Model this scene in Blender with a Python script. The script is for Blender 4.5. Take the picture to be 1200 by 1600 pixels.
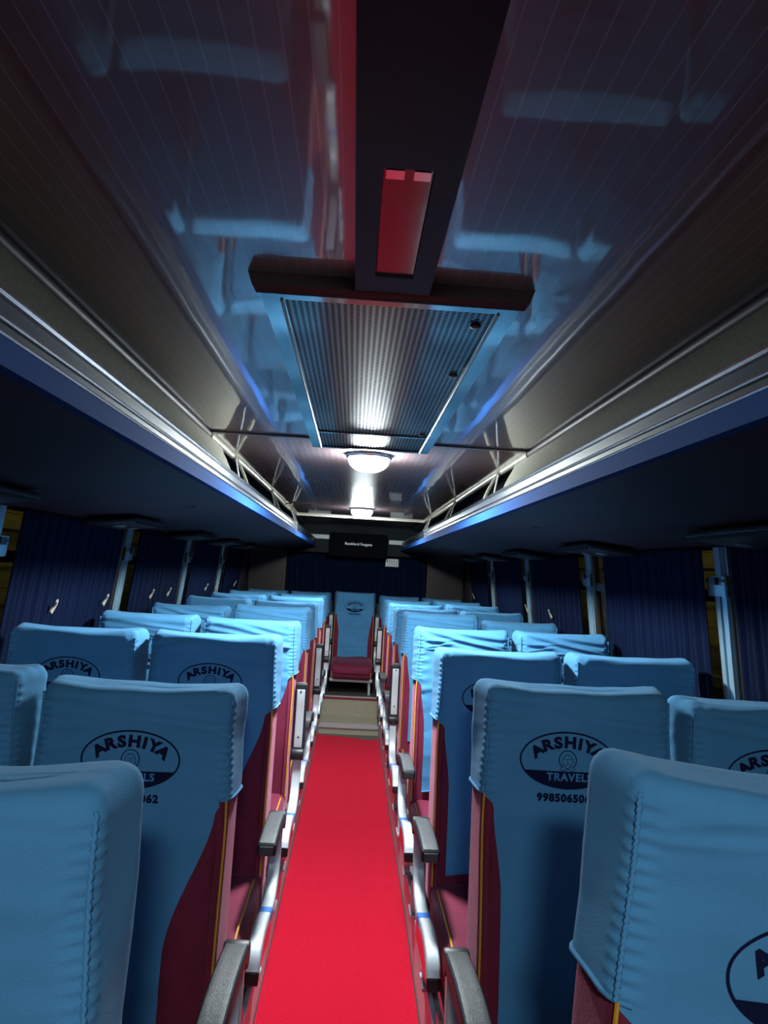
import bpy, bmesh, math, random
from mathutils import Vector, Matrix, noise

sc = bpy.context.scene
for o in list(bpy.data.objects):
    bpy.data.objects.remove(o)

# ------------------------------------------------------------------ camera
F = 1100.0
cam_d = bpy.data.cameras.new('camera')
cam = bpy.data.objects.new('camera', cam_d)
sc.collection.objects.link(cam)
cam_d.sensor_fit = 'VERTICAL'
cam_d.sensor_height = 36.0
cam_d.lens = 36.0 * F / 1600.0
cam_d.clip_start = 0.02
cam_d.clip_end = 60
_r = math.radians(3.4)
_d = Vector((-47, -88, -F)).normalized()
_u0 = Vector((math.sin(_r), math.cos(_r), 0))
_u = (_u0 - _u0.dot(_d) * _d).normalized()
_x = _d.cross(_u)
M = Matrix(((_x.x, _d.x, _u.x), (_x.y, _d.y, _u.y), (_x.z, _d.z, _u.z)))
cam.matrix_world = Matrix.Translation((-0.033, 0, 1.45)) @ M.transposed().to_4x4()
sc.camera = cam

# ------------------------------------------------------------------ view, world, light levels
sc.view_settings.view_transform = 'Standard'
sc.view_settings.look = 'None'
sc.view_settings.gamma = 1
sc.view_settings.use_curve_mapping = False
sc.view_settings.exposure = 0.3
LAMP_FRONT, LAMP_MID, LAMP_REAR = 185.0, 580.0, 330.0     # radiance of the three ceiling lamp domes
LAMP_COL = (0.86, 0.97, 1.0)
w = bpy.data.worlds.new('night')
sc.world = w
w.use_nodes = True
w.node_tree.nodes['Background'].inputs[0].default_value = (0.25, 0.35, 0.6, 1)
w.node_tree.nodes['Background'].inputs[1].default_value = 0.01
try:
    sc.cycles.use_denoising = True
    sc.cycles.max_bounces = 8
    sc.cycles.diffuse_bounces = 1
    sc.cycles.sample_clamp_indirect = 4.0
except Exception:
    pass

# unseen warm point lamps, added to light the wall outside, left and right
def added_wall_light(x, y, z, power):
    l = bpy.data.lights.new('added_wall_light', 'POINT')
    l.energy = power
    l.color = (1.0, 0.88, 0.38)
    l.shadow_soft_size = 0.15
    o = bpy.data.objects.new('added_wall_light', l)
    o.location = (x, y, z)
    sc.collection.objects.link(o)
added_wall_light(-2.3, 3.2, 3.6, 40)
added_wall_light(2.3, 3.2, 3.6, 22)

# ------------------------------------------------------------------ materials
def mat(name, col=(0.5, 0.5, 0.5), rough=0.5, metal=0.0, coat=0.0, sheen=0.0, spec=0.5, emit=None, es=0.0,
        noise_scale=0, noise_amt=0.0, bump=0.0, bump_scale=200.0, stretch=(1, 1, 1), ior=None, sheen_tint=None, coat_rough=0.08):
    m = bpy.data.materials.new(name)
    m.use_nodes = True
    nt = m.node_tree
    b = nt.nodes['Principled BSDF']
    b.inputs['Base Color'].default_value = (*col, 1)
    b.inputs['Roughness'].default_value = rough
    b.inputs['Metallic'].default_value = metal
    b.inputs['Coat Weight'].default_value = coat
    b.inputs['Coat Roughness'].default_value = coat_rough
    b.inputs['Sheen Weight'].default_value = sheen
    b.inputs['Sheen Roughness'].default_value = 0.4
    if sheen_tint:
        b.inputs['Sheen Tint'].default_value = (*sheen_tint, 1)
    b.inputs['Specular IOR Level'].default_value = spec
    if ior:
        b.inputs['IOR'].default_value = ior
    if emit:
        b.inputs['Emission Color'].default_value = (*emit, 1)
        b.inputs['Emission Strength'].default_value = es
    tc = mp = None
    if noise_amt or bump:
        tc = nt.nodes.new('ShaderNodeTexCoord')
        mp = nt.nodes.new('ShaderNodeMapping')
        mp.inputs['Scale'].default_value = stretch
        nt.links.new(tc.outputs['Object'], mp.inputs[0])
    if noise_amt:
        n = nt.nodes.new('ShaderNodeTexNoise')
        n.inputs['Scale'].default_value = noise_scale
        n.inputs['Detail'].default_value = 5
        nt.links.new(mp.outputs[0], n.inputs['Vector'])
        mx = nt.nodes.new('ShaderNodeMix')
        mx.data_type = 'RGBA'
        mx.inputs[6].default_value = (*[c * (1 - noise_amt) for c in col], 1)
        mx.inputs[7].default_value = (*[min(1, c * (1 + noise_amt)) for c in col], 1)
        nt.links.new(n.outputs[0], mx.inputs[0])
        nt.links.new(mx.outputs[2], b.inputs['Base Color'])
    if bump:
        n2 = nt.nodes.new('ShaderNodeTexNoise')
        n2.inputs['Scale'].default_value = bump_scale
        n2.inputs['Detail'].default_value = 3
        nt.links.new(mp.outputs[0], n2.inputs['Vector'])
        bp = nt.nodes.new('ShaderNodeBump')
        bp.inputs['Strength'].default_value = bump
        bp.inputs['Distance'].default_value = 0.002
        nt.links.new(n2.outputs[0], bp.inputs['Height'])
        nt.links.new(bp.outputs[0], b.inputs['Normal'])
    return m

COVER = mat('blue_cotton', (0.095, 0.335, 0.62), 0.9, sheen=0.08, spec=0.2, noise_scale=7, noise_amt=0.16, bump=0.35, bump_scale=420)
VELVET = mat('maroon_velvet', (0.21, 0.022, 0.055), 0.7, sheen=0.3, sheen_tint=(1, .45, .6), spec=0.2, noise_scale=30, noise_amt=0.25, bump=0.4, bump_scale=300)
PIPING = mat('yellow_piping', (0.75, 0.36, 0.03), 0.5)
INK = mat('black_fabric_print', (0.008, 0.012, 0.05), 0.8, spec=0.1)
INKB = mat('blue_fabric_print_gap', (0.075, 0.315, 0.66), 0.85, spec=0.2)
ALU = mat('brushed_aluminium', (0.62, 0.66, 0.70), 0.42, metal=0.25, noise_scale=20, noise_amt=0.06, stretch=(1, 8, 1))
ALUP = mat('polished_side_metal', (0.5, 0.48, 0.48), 0.16, metal=0.9)
TAPE = mat('blue_tape', (0.03, 0.2, 0.72), 0.4)
RUBBER = mat('black_arm_rubber', (0.012, 0.013, 0.016), 0.45)
ARMTOP = mat('worn_grey_arm_top', (0.06, 0.066, 0.07), 0.42, noise_scale=60, noise_amt=0.5, bump=0.5, bump_scale=500)
ARMPL = mat('pale_arm_plate', (0.62, 0.64, 0.66), 0.35, metal=0.35)
CARPET = mat('red_carpet', (0.62, 0.006, 0.030), 0.95, sheen=0.3, sheen_tint=(1, .3, .35), spec=0.1, noise_scale=160, noise_amt=0.35, bump=1.0, bump_scale=260)
BEIGE = mat('beige_vinyl', (0.42, 0.37, 0.27), 0.45, noise_scale=40, noise_amt=0.15)
FLOORM = mat('grey_vinyl_floor', (0.10, 0.09, 0.08), 0.5, noise_scale=20, noise_amt=0.3)
DARK = mat('dark_plastic', (0.010, 0.010, 0.014), 0.4)
DARKMAT = mat('dark_recess', (0.006, 0.006, 0.008), 0.9, spec=0.1)
CHROME = mat('chrome_trim', (0.6, 0.64, 0.68), 0.2, metal=1.0)
FILMED = mat('blue_white_film', (0.40, 0.62, 0.88), 0.2, metal=0.35, noise_scale=14, noise_amt=0.4, stretch=(1, 1, .3))
CURT = mat('navy_curtain', (0.002, 0.008, 0.034), 0.95, sheen=0.02, spec=0.15, sheen_tint=(.3, .5, 1), noise_scale=10, noise_amt=0.3, stretch=(4, 4, .5))
RACKU = mat('rack_purple_vinyl', (0.024, 0.012, 0.022), 0.6, spec=0.2, noise_scale=3, noise_amt=0.12)
RACKB = mat('rack_blue_edge', (0.018, 0.075, 0.27), 0.85, spec=0.06)
SMOKE = mat('smoked_strip', (0.010, 0.016, 0.028), 0.45, spec=0.3)
GREYC = mat('grey_lining_carpet', (0.135, 0.13, 0.105), 1.0, spec=0.05, noise_scale=110, noise_amt=0.45, bump=0.8, bump_scale=150)
WALLM = mat('wall_grey_vinyl', (0.06, 0.06, 0.075), 0.6)
BROWNP = mat('brown_side_panel', (0.035, 0.022, 0.022), 0.4)
WHITEP = mat('white_vent_plastic', (0.75, 0.76, 0.72), 0.45)
BLACKG = mat('black_gloss_metal', (0.007, 0.006, 0.010), 0.5, spec=0.15)
BLUEFR = mat('grille_frame_paint', (0.018, 0.030, 0.045), 0.16, coat=1.0, ior=1.9)
REDL = mat('lamp_cover_acrylic', (0.12, 0.10, 0.10), 0.14, coat=0.6, ior=1.5)
RAILM = mat('warm_rail_metal', (0.62, 0.58, 0.48), 0.28, metal=0.8)
TAGM = mat('cream_tieback', (0.60, 0.52, 0.40), 0.5)
BRONZE = mat('bronze_window_frame', (0.09, 0.06, 0.035), 0.35, metal=0.4)
LETTER = mat('silver_lettering', (0.65, 0.68, 0.7), 0.4, metal=0.2)

def lens_mat(name, strength):
    m = mat(name, (0.9, 0.9, 0.9), 0.3, emit=LAMP_COL, es=strength)
    return m

def glass_mat():
    m = bpy.data.materials.new('window_glass')
    m.use_nodes = True
    b = m.node_tree.nodes['Principled BSDF']
    b.inputs['Base Color'].default_value = (0.75, 0.78, 0.7, 1)
    b.inputs['Roughness'].default_value = 0.02
    b.inputs['Transmission Weight'].default_value = 1.0
    b.inputs['IOR'].default_value = 1.1
    return m
GLASS = glass_mat()

def ceiling_mat():
    m = mat('striped_laminate', (0.125, 0.080, 0.078), 0.35, coat=1.0, ior=1.65, coat_rough=0.045)
    nt = m.node_tree
    b = nt.nodes['Principled BSDF']
    b.inputs['Coat IOR'].default_value = 1.55
    tc = nt.nodes.new('ShaderNodeTexCoord')
    sp = nt.nodes.new('ShaderNodeSeparateXYZ')
    nt.links.new(tc.outputs['Object'], sp.inputs[0])
    mul = nt.nodes.new('ShaderNodeMath'); mul.operation = 'MULTIPLY'; mul.inputs[1].default_value = 1 / 0.024
    fr = nt.nodes.new('ShaderNodeMath'); fr.operation = 'FRACT'
    lt = nt.nodes.new('ShaderNodeMath'); lt.operation = 'LESS_THAN'; lt.inputs[1].default_value = 0.075
    nt.links.new(sp.outputs[0], mul.inputs[0]); nt.links.new(mul.outputs[0], fr.inputs[0]); nt.links.new(fr.outputs[0], lt.inputs[0])
    mx = nt.nodes.new('ShaderNodeMix'); mx.data_type = 'RGBA'
    mx.inputs[6].default_value = (0.125, 0.080, 0.078, 1)
    mx.inputs[7].default_value = (0.22, 0.20, 0.22, 1)
    nt.links.new(lt.outputs[0], mx.inputs[0]); nt.links.new(mx.outputs[2], b.inputs['Base Color'])
    # gentle panel buckling
    mp = nt.nodes.new('ShaderNodeMapping'); mp.inputs['Scale'].default_value = (1.6, 1.0, 1)
    nt.links.new(tc.outputs['Object'], mp.inputs[0])
    n = nt.nodes.new('ShaderNodeTexNoise'); n.inputs['Scale'].default_value = 2.2; n.inputs['Detail'].default_value = 1.5
    nt.links.new(mp.outputs[0], n.inputs['Vector'])
    bp = nt.nodes.new('ShaderNodeBump'); bp.inputs['Strength'].default_value = 0.22; bp.inputs['Distance'].default_value = 0.012
    nt.links.new(n.outputs[0], bp.inputs['Height'])
    nt.links.new(bp.outputs[0], b.inputs['Coat Normal'])
    nt.links.new(bp.outputs[0], b.inputs['Normal'])
    return m
CEIL = ceiling_mat()

def perforated_mat():
    m = mat('perforated_steel', (0.05, 0.075, 0.09), 0.3, metal=0.2, coat=0.35)
    nt = m.node_tree
    b = nt.nodes['Principled BSDF']
    out = nt.nodes['Material Output']
    N = nt.nodes.new; L = nt.links.new
    tc = N('ShaderNodeTexCoord'); sp = N('ShaderNodeSeparateXYZ'); L(tc.outputs['Object'], sp.inputs[0])
    def math_(op, a, bb=None):
        n = N('ShaderNodeMath'); n.operation = op
        for i, v in enumerate((a, bb)):
            if v is None: continue
            if isinstance(v, (int, float)): n.inputs[i].default_value = v
            else: L(v, n.inputs[i])
        return n.outputs[0]
    P = 0.0118
    masks = []
    for ox, oy in ((0, 0), (0.5, 0.5)):
        u = math_('SUBTRACT', math_('FRACT', math_('ADD', math_('DIVIDE', sp.outputs[0], P * 1.732), ox)), 0.5)
        v = math_('SUBTRACT', math_('FRACT', math_('ADD', math_('DIVIDE', sp.outputs[1], P), oy)), 0.5)
        u = math_('MULTIPLY', u, 1.732)
        d = math_('SQRT', math_('ADD', math_('MULTIPLY', u, u), math_('MULTIPLY', v, v)))
        masks.append(math_('LESS_THAN', d, 0.42))
    msk = math_('MAXIMUM', masks[0], masks[1])
    tr = N('ShaderNodeBsdfTransparent')
    ms = N('ShaderNodeMixShader')
    L(msk, ms.inputs[0]); L(b.outputs[0], ms.inputs[1]); L(tr.outputs[0], ms.inputs[2]); L(ms.outputs[0], out.inputs[0])
    return m
PERF = perforated_mat()

# ------------------------------------------------------------------ mesh helpers
class MB:
    def __init__(s):
        s.v, s.f, s.mi = [], [], []
    def add(s, vs, fs, mi=0):
        k = len(s.v)
        s.v += [tuple(v) for v in vs]
        s.f += [tuple(i + k for i in f) for f in fs]
        s.mi += [mi] * len(fs)
        return s
    def box(s, x0, x1, y0, y1, z0, z1, mi=0):
        vs = [(x, y, z) for x in (x0, x1) for y in (y0, y1) for z in (z0, z1)]
        return s.add(vs, [(0, 1, 3, 2), (4, 6, 7, 5), (0, 4, 5, 1), (2, 3, 7, 6), (0, 2, 6, 4), (1, 5, 7, 3)], mi)
    def hexa(s, a, b, mi=0):            # two quads (4 points each) joined
        return s.add(list(a) + list(b), [(3, 2, 1, 0), (4, 5, 6, 7), (0, 1, 5, 4), (1, 2, 6, 5), (2, 3, 7, 6), (3, 0, 4, 7)], mi)
    def rbox(s, c, size, r, n=4, fn=None, mi=0):   # rounded box
        hx, hy, hz = [q / 2 for q in size]
        r = min(r, hx, hy, hz)
        def axis(h):
            pts = []
            for i in range(n + 1):
                a = (1 - math.cos(math.pi / 2 * i / n))
                pts.append(-h + r * a * 1.0)
            mid = [(-h + r) + (2 * h - 2 * r) * k / 4 for k in range(1, 4)]
            return pts + mid + [-p for p in reversed(pts)]
        X, Y, Z = axis(hx), axis(hy), axis(hz)
        idx = {}
        vs, fs = [], []
        def vid(i, j, k):
            key = (i, j, k)
            if key not in idx:
                p = Vector((X[i], Y[j], Z[k]))
                q = Vector((max(-hx + r, min(hx - r, p.x)), max(-hy + r, min(hy - r, p.y)), max(-hz + r, min(hz - r, p.z))))
                dd = p - q
                if dd.length > 1e-9:
                    p = q + dd.normalized() * r
                p = p + Vector(c)
                if fn: p = fn(p)
                idx[key] = len(vs); vs.append(tuple(p))
            return idx[key]
        a, b, d = len(X) - 1, len(Y) - 1, len(Z) - 1
        for i in range(a):
            for j in range(b):
                fs.append((vid(i, j, 0), vid(i, j + 1, 0), vid(i + 1, j + 1, 0), vid(i + 1, j, 0)))
                fs.append((vid(i, j, d), vid(i + 1, j, d), vid(i + 1, j + 1, d), vid(i, j + 1, d)))
        for i in range(a):
            for k in range(d):
                fs.append((vid(i, 0, k), vid(i + 1, 0, k), vid(i + 1, 0, k + 1), vid(i, 0, k + 1)))
                fs.append((vid(i, b, k), vid(i, b, k + 1), vid(i + 1, b, k + 1), vid(i + 1, b, k)))
        for j in range(b):
            for k in range(d):
                fs.append((vid(0, j, k), vid(0, j, k + 1), vid(0, j + 1, k + 1), vid(0, j + 1, k)))
                fs.append((vid(a, j, k), vid(a, j + 1, k), vid(a, j + 1, k + 1), vid(a, j, k + 1)))
        return s.add(vs, fs, mi)
    def tube(s, pts, r, n=8, mi=0, sect=None, ref=Vector((1, 0, 0))):
        """sweep; sect = list of (a,b) offsets along ref and the path's other normal"""
        pts = [Vector(p) for p in pts]
        if sect is None:
            sect = [(r * math.cos(2 * math.pi * i / n), r * math.sin(2 * math.pi * i / n)) for i in range(n)]
        n = len(sect)
        vs, fs = [], []
        for i, p in enumerate(pts):
            t = (pts[min(i + 1, len(pts) - 1)] - pts[max(i - 1, 0)]).normalized()
            rr = ref if abs(t.dot(ref)) < 0.95 else Vector((0, 0, 1))
            a = (rr - t * t.dot(rr)).normalized()
            b = t.cross(a)
            vs += [p + a * u + b * v for u, v in sect]
        for i in range(len(pts) - 1):
            for j in range(n):
                fs.append((i * n + j, i * n + (j + 1) % n, (i + 1) * n + (j + 1) % n, (i + 1) * n + j))
        fs.append(tuple(reversed(range(n))))
        fs.append(tuple((len(pts) - 1) * n + j for j in range(n)))
        return s.add(vs, fs, mi)
    def lathe(s, prof, c, n=28, mi=0, axis='z'):
        vs, fs = [], []
        for (r, z) in prof:
            for j in range(n):
                a = 2 * math.pi * j / n
                if axis == 'z': vs.append((c[0] + r * math.cos(a), c[1] + r * math.sin(a), c[2] + z))
                elif axis == 'x': vs.append((c[0] + z, c[1] + r * math.cos(a), c[2] + r * math.sin(a)))
                else: vs.append((c[0] + r * math.cos(a), c[1] + z, c[2] + r * math.sin(a)))
        for i in range(len(prof) - 1):
            for j in range(n):
                fs.append((i * n + j, i * n + (j + 1) % n, (i + 1) * n + (j + 1) % n, (i + 1) * n + j))
        fs.append(tuple(reversed(range(n))))
        fs.append(tuple((len(prof) - 1) * n + j for j in range(n)))
        return s.add(vs, fs, mi)
    def mesh(s, name, mats, smooth=True, angle=40):
        me = bpy.data.meshes.new(name)
        me.from_pydata(s.v, [], s.f)
        for m in (mats if isinstance(mats, (list, tuple)) else [mats]):
            me.materials.append(m)
        me.polygons.foreach_set('material_index', s.mi)
        bm = bmesh.new(); bm.from_mesh(me)
        bmesh.ops.recalc_face_normals(bm, faces=bm.faces)
        ca = math.radians(angle)
        for f in bm.faces: f.smooth = smooth
        for e in bm.edges:
            if len(e.link_faces) == 2 and e.calc_face_angle(0) > ca: e.smooth = False
        bm.to_mesh(me); bm.free()
        me.update()
        return me
    def obj(s, name, mats, parent=None, **kw):
        return link(name, s.mesh(name, mats, **kw), parent)

def link(name, me, parent=None):
    o = bpy.data.objects.new(name, me)
    sc.collection.objects.link(o)
    if parent: o.parent = parent
    return o

def tag(o, label=None, cat=None, group=None, kind=None):
    if label: o['label'] = label
    if cat: o['category'] = cat
    if group: o['group'] = group
    if kind: o['kind'] = kind
    return o

def thing(name, label, cat, loc=(0, 0, 0), group=None):
    o = bpy.data.objects.new(name, None)
    o.empty_display_size = 0.1
    sc.collection.objects.link(o)
    o.location = loc
    return tag(o, label, cat, group)

def struct(name, mb, m, parent=None, **kw):
    o = mb.obj(name, m, parent, **kw)
    if parent is None: o['kind'] = 'structure'
    return o

def smoothstep(a, b, x):
    t = max(0, min(1, (x - a) / (b - a)))
    return t * t * (3 - 2 * t)

def spline(pts, n=6):
    P = [Vector(p) for p in pts]
    P = [P[0] * 2 - P[1]] + P + [P[-1] * 2 - P[-2]]
    out = []
    for i in range(1, len(P) - 2):
        for k in range(n):
            t = k / n
            a, b, c, d = P[i - 1], P[i], P[i + 1], P[i + 2]
            out.append(0.5 * ((2 * b) + (-a + c) * t + (2 * a - 5 * b + 4 * c - d) * t * t + (-a + 3 * b - 3 * c + d) * t ** 3))
    out.append(P[-2])
    return out

# ------------------------------------------------------------------ the setting
CZ = 1.89           # ceiling
PZ = 0.20           # seat platform
HALF = 0.265        # aisle half width
REARY = 7.78
def wx(z): return 1.175 - 0.11 * (z - 1.45)      # inner wall plane

struct('floor', MB().box(-HALF, HALF, -1.6, 6.32, -0.05, 0), FLOORM)
p = MB()
p.box(-1.32, -HALF, -1.6, REARY, 0, PZ); p.box(HALF, 1.32, -1.6, REARY, 0, PZ)
p.box(-HALF, HALF, 6.72, REARY, 0, 0.245)
struct('floor', p, FLOORM)
# two beige steps at the end of the aisle
p = MB(); p.box(-HALF + .002, HALF - .002, 6.3, 6.72, 0, 0.08)
struct('trim_1', p, BEIGE)
p = MB(); p.box(-HALF + .002, HALF - .002, 6.288, 6.335, 0.056, 0.086)
struct('trim_2', p, ARMPL)
p = MB(); p.box(-HALF + .002, HALF - .002, 6.70, 6.722, 0.08, 0.228)
struct('trim_3', p, BEIGE)
p = MB(); p.box(-HALF + .002, HALF - .002, 6.695, 6.73, 0.228, 0.248)
struct('trim_4', p, mat('maroon_step_nosing', (0.25, 0.02, 0.04), 0.4))
p = MB(); p.box(-HALF + .002, HALF - .002, 6.69, 6.73, 0.248, 0.256)
struct('trim_5', p, ARMPL)
# platform edge strips: aluminium, beige, aluminium, on both aisle edges
k = 6
for sgn in (-1, 1):
    for (a, b, z, m) in ((.258, .272, .012, ALU), (.272, .292, .006, BEIGE), (.292, .318, .010, ALU)):
        q = MB(); x0, x1 = sorted((sgn * a, sgn * b))
        q.box(x0, x1, -1.6, 6.69, PZ - (.03 if a < .26 else 0), PZ + z)
        struct('trim_%d' % k, q, m); k += 1
    q = MB(); x0, x1 = sorted((sgn * .262, sgn * .2651))
    q.box(x0, x1, -1.6, 6.3, 0.0, PZ - .03)
    struct('trim_%d' % k, q, ALU); k += 1

# runner carpet
g = MB(); vs = []; fs = []
NX, NY = 14, 150
for j in range(NY + 1):
    for i in range(NX + 1):
        u = i / NX
        y = -1.55 + (6.17 + 1.55 - 0.06 * u + 0.03 * math.sin(u * 5)) * j / NY
        edge = max(0, abs(u - .5) * 2 - .86) / .14
        x = (u - .5) * 2 * (0.258 + 0.004 * noise.noise(Vector((u, y * 1.3, 4))))
        z = 0.012 + 0.035 * edge ** 1.5 * (0.6 + 0.6 * noise.noise(Vector((u * 2, y * 1.1, 2)))) + 0.004 * noise.noise(Vector((x * 3, y * 1.6, 0)))
        # cross creases
        for cy in (1.92, 2.25, 3.0, 3.35, 4.15):
            z += 0.005 * math.exp(-((y - cy) / .018) ** 2)
        vs.append((x, y, z))
for j in range(NY):
    for i in range(NX):
        a = j * (NX + 1) + i
        fs.append((a, a + 1, a + NX + 2, a + NX + 1))
g.add(vs, fs)
g.add([(x, y, z - .010) for x, y, z in vs], [tuple(reversed(f)) for f in fs])
o = g.obj('carpet_runner', CARPET)
tag(o, 'red carpet runner laid along the aisle between the seats', 'carpet')

# ceiling
sections = [(-1.6, 2.395), (2.405, 6.10)]
c = MB()
for (a, b) in sections:
    c.box(-0.57, 0.57, a, b, CZ, CZ + .03)
c.box(-0.57, 0.57, 2.395, 2.405, CZ + .006, CZ + .03)
struct('ceiling', c, CEIL)
c = MB(); c.box(-0.57, 0.57, 6.10, REARY, CZ + .02, CZ + .06)
for s in (-1, 1):
    a = [(s * .56, -1.6, CZ - .01), (s * .56, REARY, CZ - .01), (s * .56, REARY, CZ + .03), (s * .56, -1.6, CZ + .03)]
    b = [(s * 1.16, -1.6, 1.80), (s * 1.16, REARY, 1.80), (s * 1.16, REARY, 1.86), (s * 1.16, -1.6, 1.86)]
    c.hexa(a, b)
struct('ceiling', c, mat('dark_ceiling_lining', (0.045, 0.050, 0.055), 0.5))
# seam batten + cross trims at the end of the laminate
q = MB(); q.box(-.55, -.21, 2.385, 2.415, CZ - .006, CZ); q.box(.21, .55, 2.385, 2.415, CZ - .006, CZ)
struct('trim_20', q, mat('dark_seam_batten', (0.05, 0.04, 0.045), 0.35))
q = MB()
q.box(-.56, .56, 6.06, 6.09, CZ - .012, CZ - .001)
q.box(-.50, .50, 6.12, 6.15, CZ - .004, CZ + .019)
struct('trim_21', q, RAILM)
# long ceiling rails
for i, s in enumerate((-1, 1)):
    q = MB()
    q.tube([(s * .555, y, CZ - .010 + .003 * math.sin(y * 2.1 + i)) for y in [2.41 + 3.68 * t / 30 for t in range(31)]], .014, 10)
    q.tube([(s * .556, y, CZ - .010) for y in (-1.6, 2.405)], .012, 10, mi=1)
    q.obj('tmp', [RAILM, mat('dark_rail_cap', (.05, .038, .036), .5, spec=.2)]).name = 'trim_%d' % (22 + i)
    bpy.data.objects['trim_%d' % (22 + i)]['kind'] = 'structure'

# walls with window bays
PIL = [-.30, .98, 2.26, 3.56, 4.84, 6.10, 7.36]
WZ0, WZ1 = 0.86, 1.60
def slab(mb, s, y0, y1, z0, z1, t=.04, inset=0.0, mi=0):
    a = [(s * (wx(z0) - inset), y0, z0), (s * (wx(z0) - inset), y1, z0), (s * (wx(z1) - inset), y1, z1), (s * (wx(z1) - inset), y0, z1)]
    b = [(x + s * t, y, z) for x, y, z in a]
    mb.hexa(a, b, mi)
for s, nm in ((-1, 'wall_left'), (1, 'wall_right')):
    q = MB()
    slab(q, s, -1.6, REARY, PZ - .2, WZ0)
    slab(q, s, -1.6, REARY, WZ1, 1.84)
    slab(q, s, -1.6, PIL[0] + .03, WZ0, WZ1)
    slab(q, s, PIL[-1] - .03, REARY, WZ0, WZ1)
    for y in PIL[1:-1]:
        slab(q, s, y - .03, y + .03, WZ0, WZ1)
    struct(nm, q, WALLM)
q = MB()
q.box(-1.30, 1.30, REARY, REARY + .05, 0, 1.96)
struct('wall_back', q, mat('back_wall_lining', (0.03, 0.035, 0.045), 0.6))
q = MB(); q.box(-1.30, 1.30, -1.66, -1.6, 0, 1.96)
struct('wall_front', q, WALLM)

# windows: bronze frame, glass, horizontal rail
wn = 1
for s in (-1, 1):
    for i in range(len(PIL) - 1):
        y0, y1 = PIL[i] + .031, PIL[i + 1] - .031
        f = MB()
        slab(f, s, y0, y0 + .022, WZ0, WZ1, .03, -.004)
        slab(f, s, y1 - .022, y1, WZ0, WZ1, .03, -.004)
        slab(f, s, y0, y1, WZ0, WZ0 + .03, .03, -.004)
        slab(f, s, y0, y1, WZ1 - .02, WZ1, .03, -.004)
        slab(f, s, y0 + .022, y1 - .022, 1.405, 1.445, .026, -.006)
        fo = struct('window_%d' % wn, f, BRONZE)
        gl = MB()
        slab(gl, s, y0 + .022, y1 - .022, WZ0 + .03, 1.405, .005, -.018)
        slab(gl, s, y0 + .022, y1 - .022, 1.445, WZ1 - .02, .005, -.018)
        gl.obj('glass_pane', GLASS, fo, smooth=False)
        wn += 1

# pillar linings with film, plate and latch
k = 30
for s in (-1, 1):
    for i, y in enumerate(PIL[1:-1]):
        f = MB()
        # lower cover: shiny film with ridges ; upper: narrower strip
        slab(f, s, y - .040, y - .012, WZ0, 1.425, .02, .016)
        slab(f, s, y - .004, y + .012, WZ0, 1.425, .02, .020)
        slab(f, s, y + .018, y + .034, WZ0, 1.425, .02, .014)
        slab(f, s, y - .042, y + .042, WZ0, 1.60, .02, .004, 1)
        slab(f, s, y - .018, y + .018, 1.49, 1.585, .02, .016)
        o = struct('trim_%d' % k, f, [FILMED, CHROME if i != 0 else FILMED])
        pl = MB(); slab(pl, s, y - .055, y + .055, 1.425, 1.49, .008, .026)
        pl.obj('cover_plate', FILMED, o)
        lt = MB(); slab(lt, s, y - .058, y + .058, 1.472, 1.479, .004, .031); slab(lt, s, y - .02, y + .02, 1.462, 1.486, .010, .038)
        lt.obj('latch', DARK, o)
        k += 1

# outside: rendered wall with shutters beside the bus, lit by the added lamps
for s, nm in ((-1, 'left'), (1, 'right')):
    q = MB()
    for r_ in range(26):
        z0 = -.8 + r_ * .16
        q.box(min(s * 3.0, s * 3.2), max(s * 3.0, s * 3.2), -4, 12, z0, z0 + .155)
        x0 = s * (2.985 if r_ % 3 else 2.95)
        if r_ % 2: q.box(min(x0, s * 3.01), max(x0, s * 3.01), -4, 12, z0 + .02, z0 + .10)
    o = q.obj('roadside_wall', mat('yellow_plaster_' + nm, (0.55, 0.5, 0.22), 0.9, noise_scale=5, noise_amt=0.5), smooth=False)
    tag(o, 'ribbed plaster wall lit yellow outside the %s side windows' % nm, 'wall')

# ------------------------------------------------------------------ curtains
def curtain(s, y0, y1, z0, z1, seed, label, grp, xoff=.034):
    g = MB(); vs = []; fs = []
    n = max(10, int((y1 - y0) / .006)); m = 26
    rnd = random.Random(seed)
    ph = [rnd.uniform(0, 6.28) for _ in range(4)]
    for j in range(m + 1):
        v = j / m
        z = z0 + (z1 - z0) * v
        for i in range(n + 1):
            u = i / n
            y = y0 + (y1 - y0) * u
            a = 0.0065 * math.sin(y * 150 + ph[0] + 1.2 * noise.noise(Vector((y * 5, z * .8, seed)))) + 0.004 * math.sin(y * 67 + ph[1] + z * .8)
            a *= (0.75 + 0.25 * v)
            belly = 0.004 * math.sin(math.pi * min(1, v * 1.2)) * math.sin(math.pi * u)
            x = wx(z) - xoff - a - belly
            yy = y + .006 * noise.noise(Vector((y * 9, z * 4, seed)))
            vs.append((s * x, yy, z))
    for j in range(m):
        for i in range(n):
            a = j * (n + 1) + i
            fs.append((a, a + 1, a + n + 2, a + n + 1))
    g.add(vs, fs)
    # header tape
    for k_ in range(2): pass
    o = g.obj('window_curtain', CURT, smooth=True, angle=180)
    md = o.modifiers.new('thick', 'SOLIDIFY'); md.thickness = 0.002
    return tag(o, label, 'curtain', grp)
bays = ['nearest side bay', 'first full bay', 'second bay', 'third bay', 'fourth bay', 'last bay']
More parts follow.
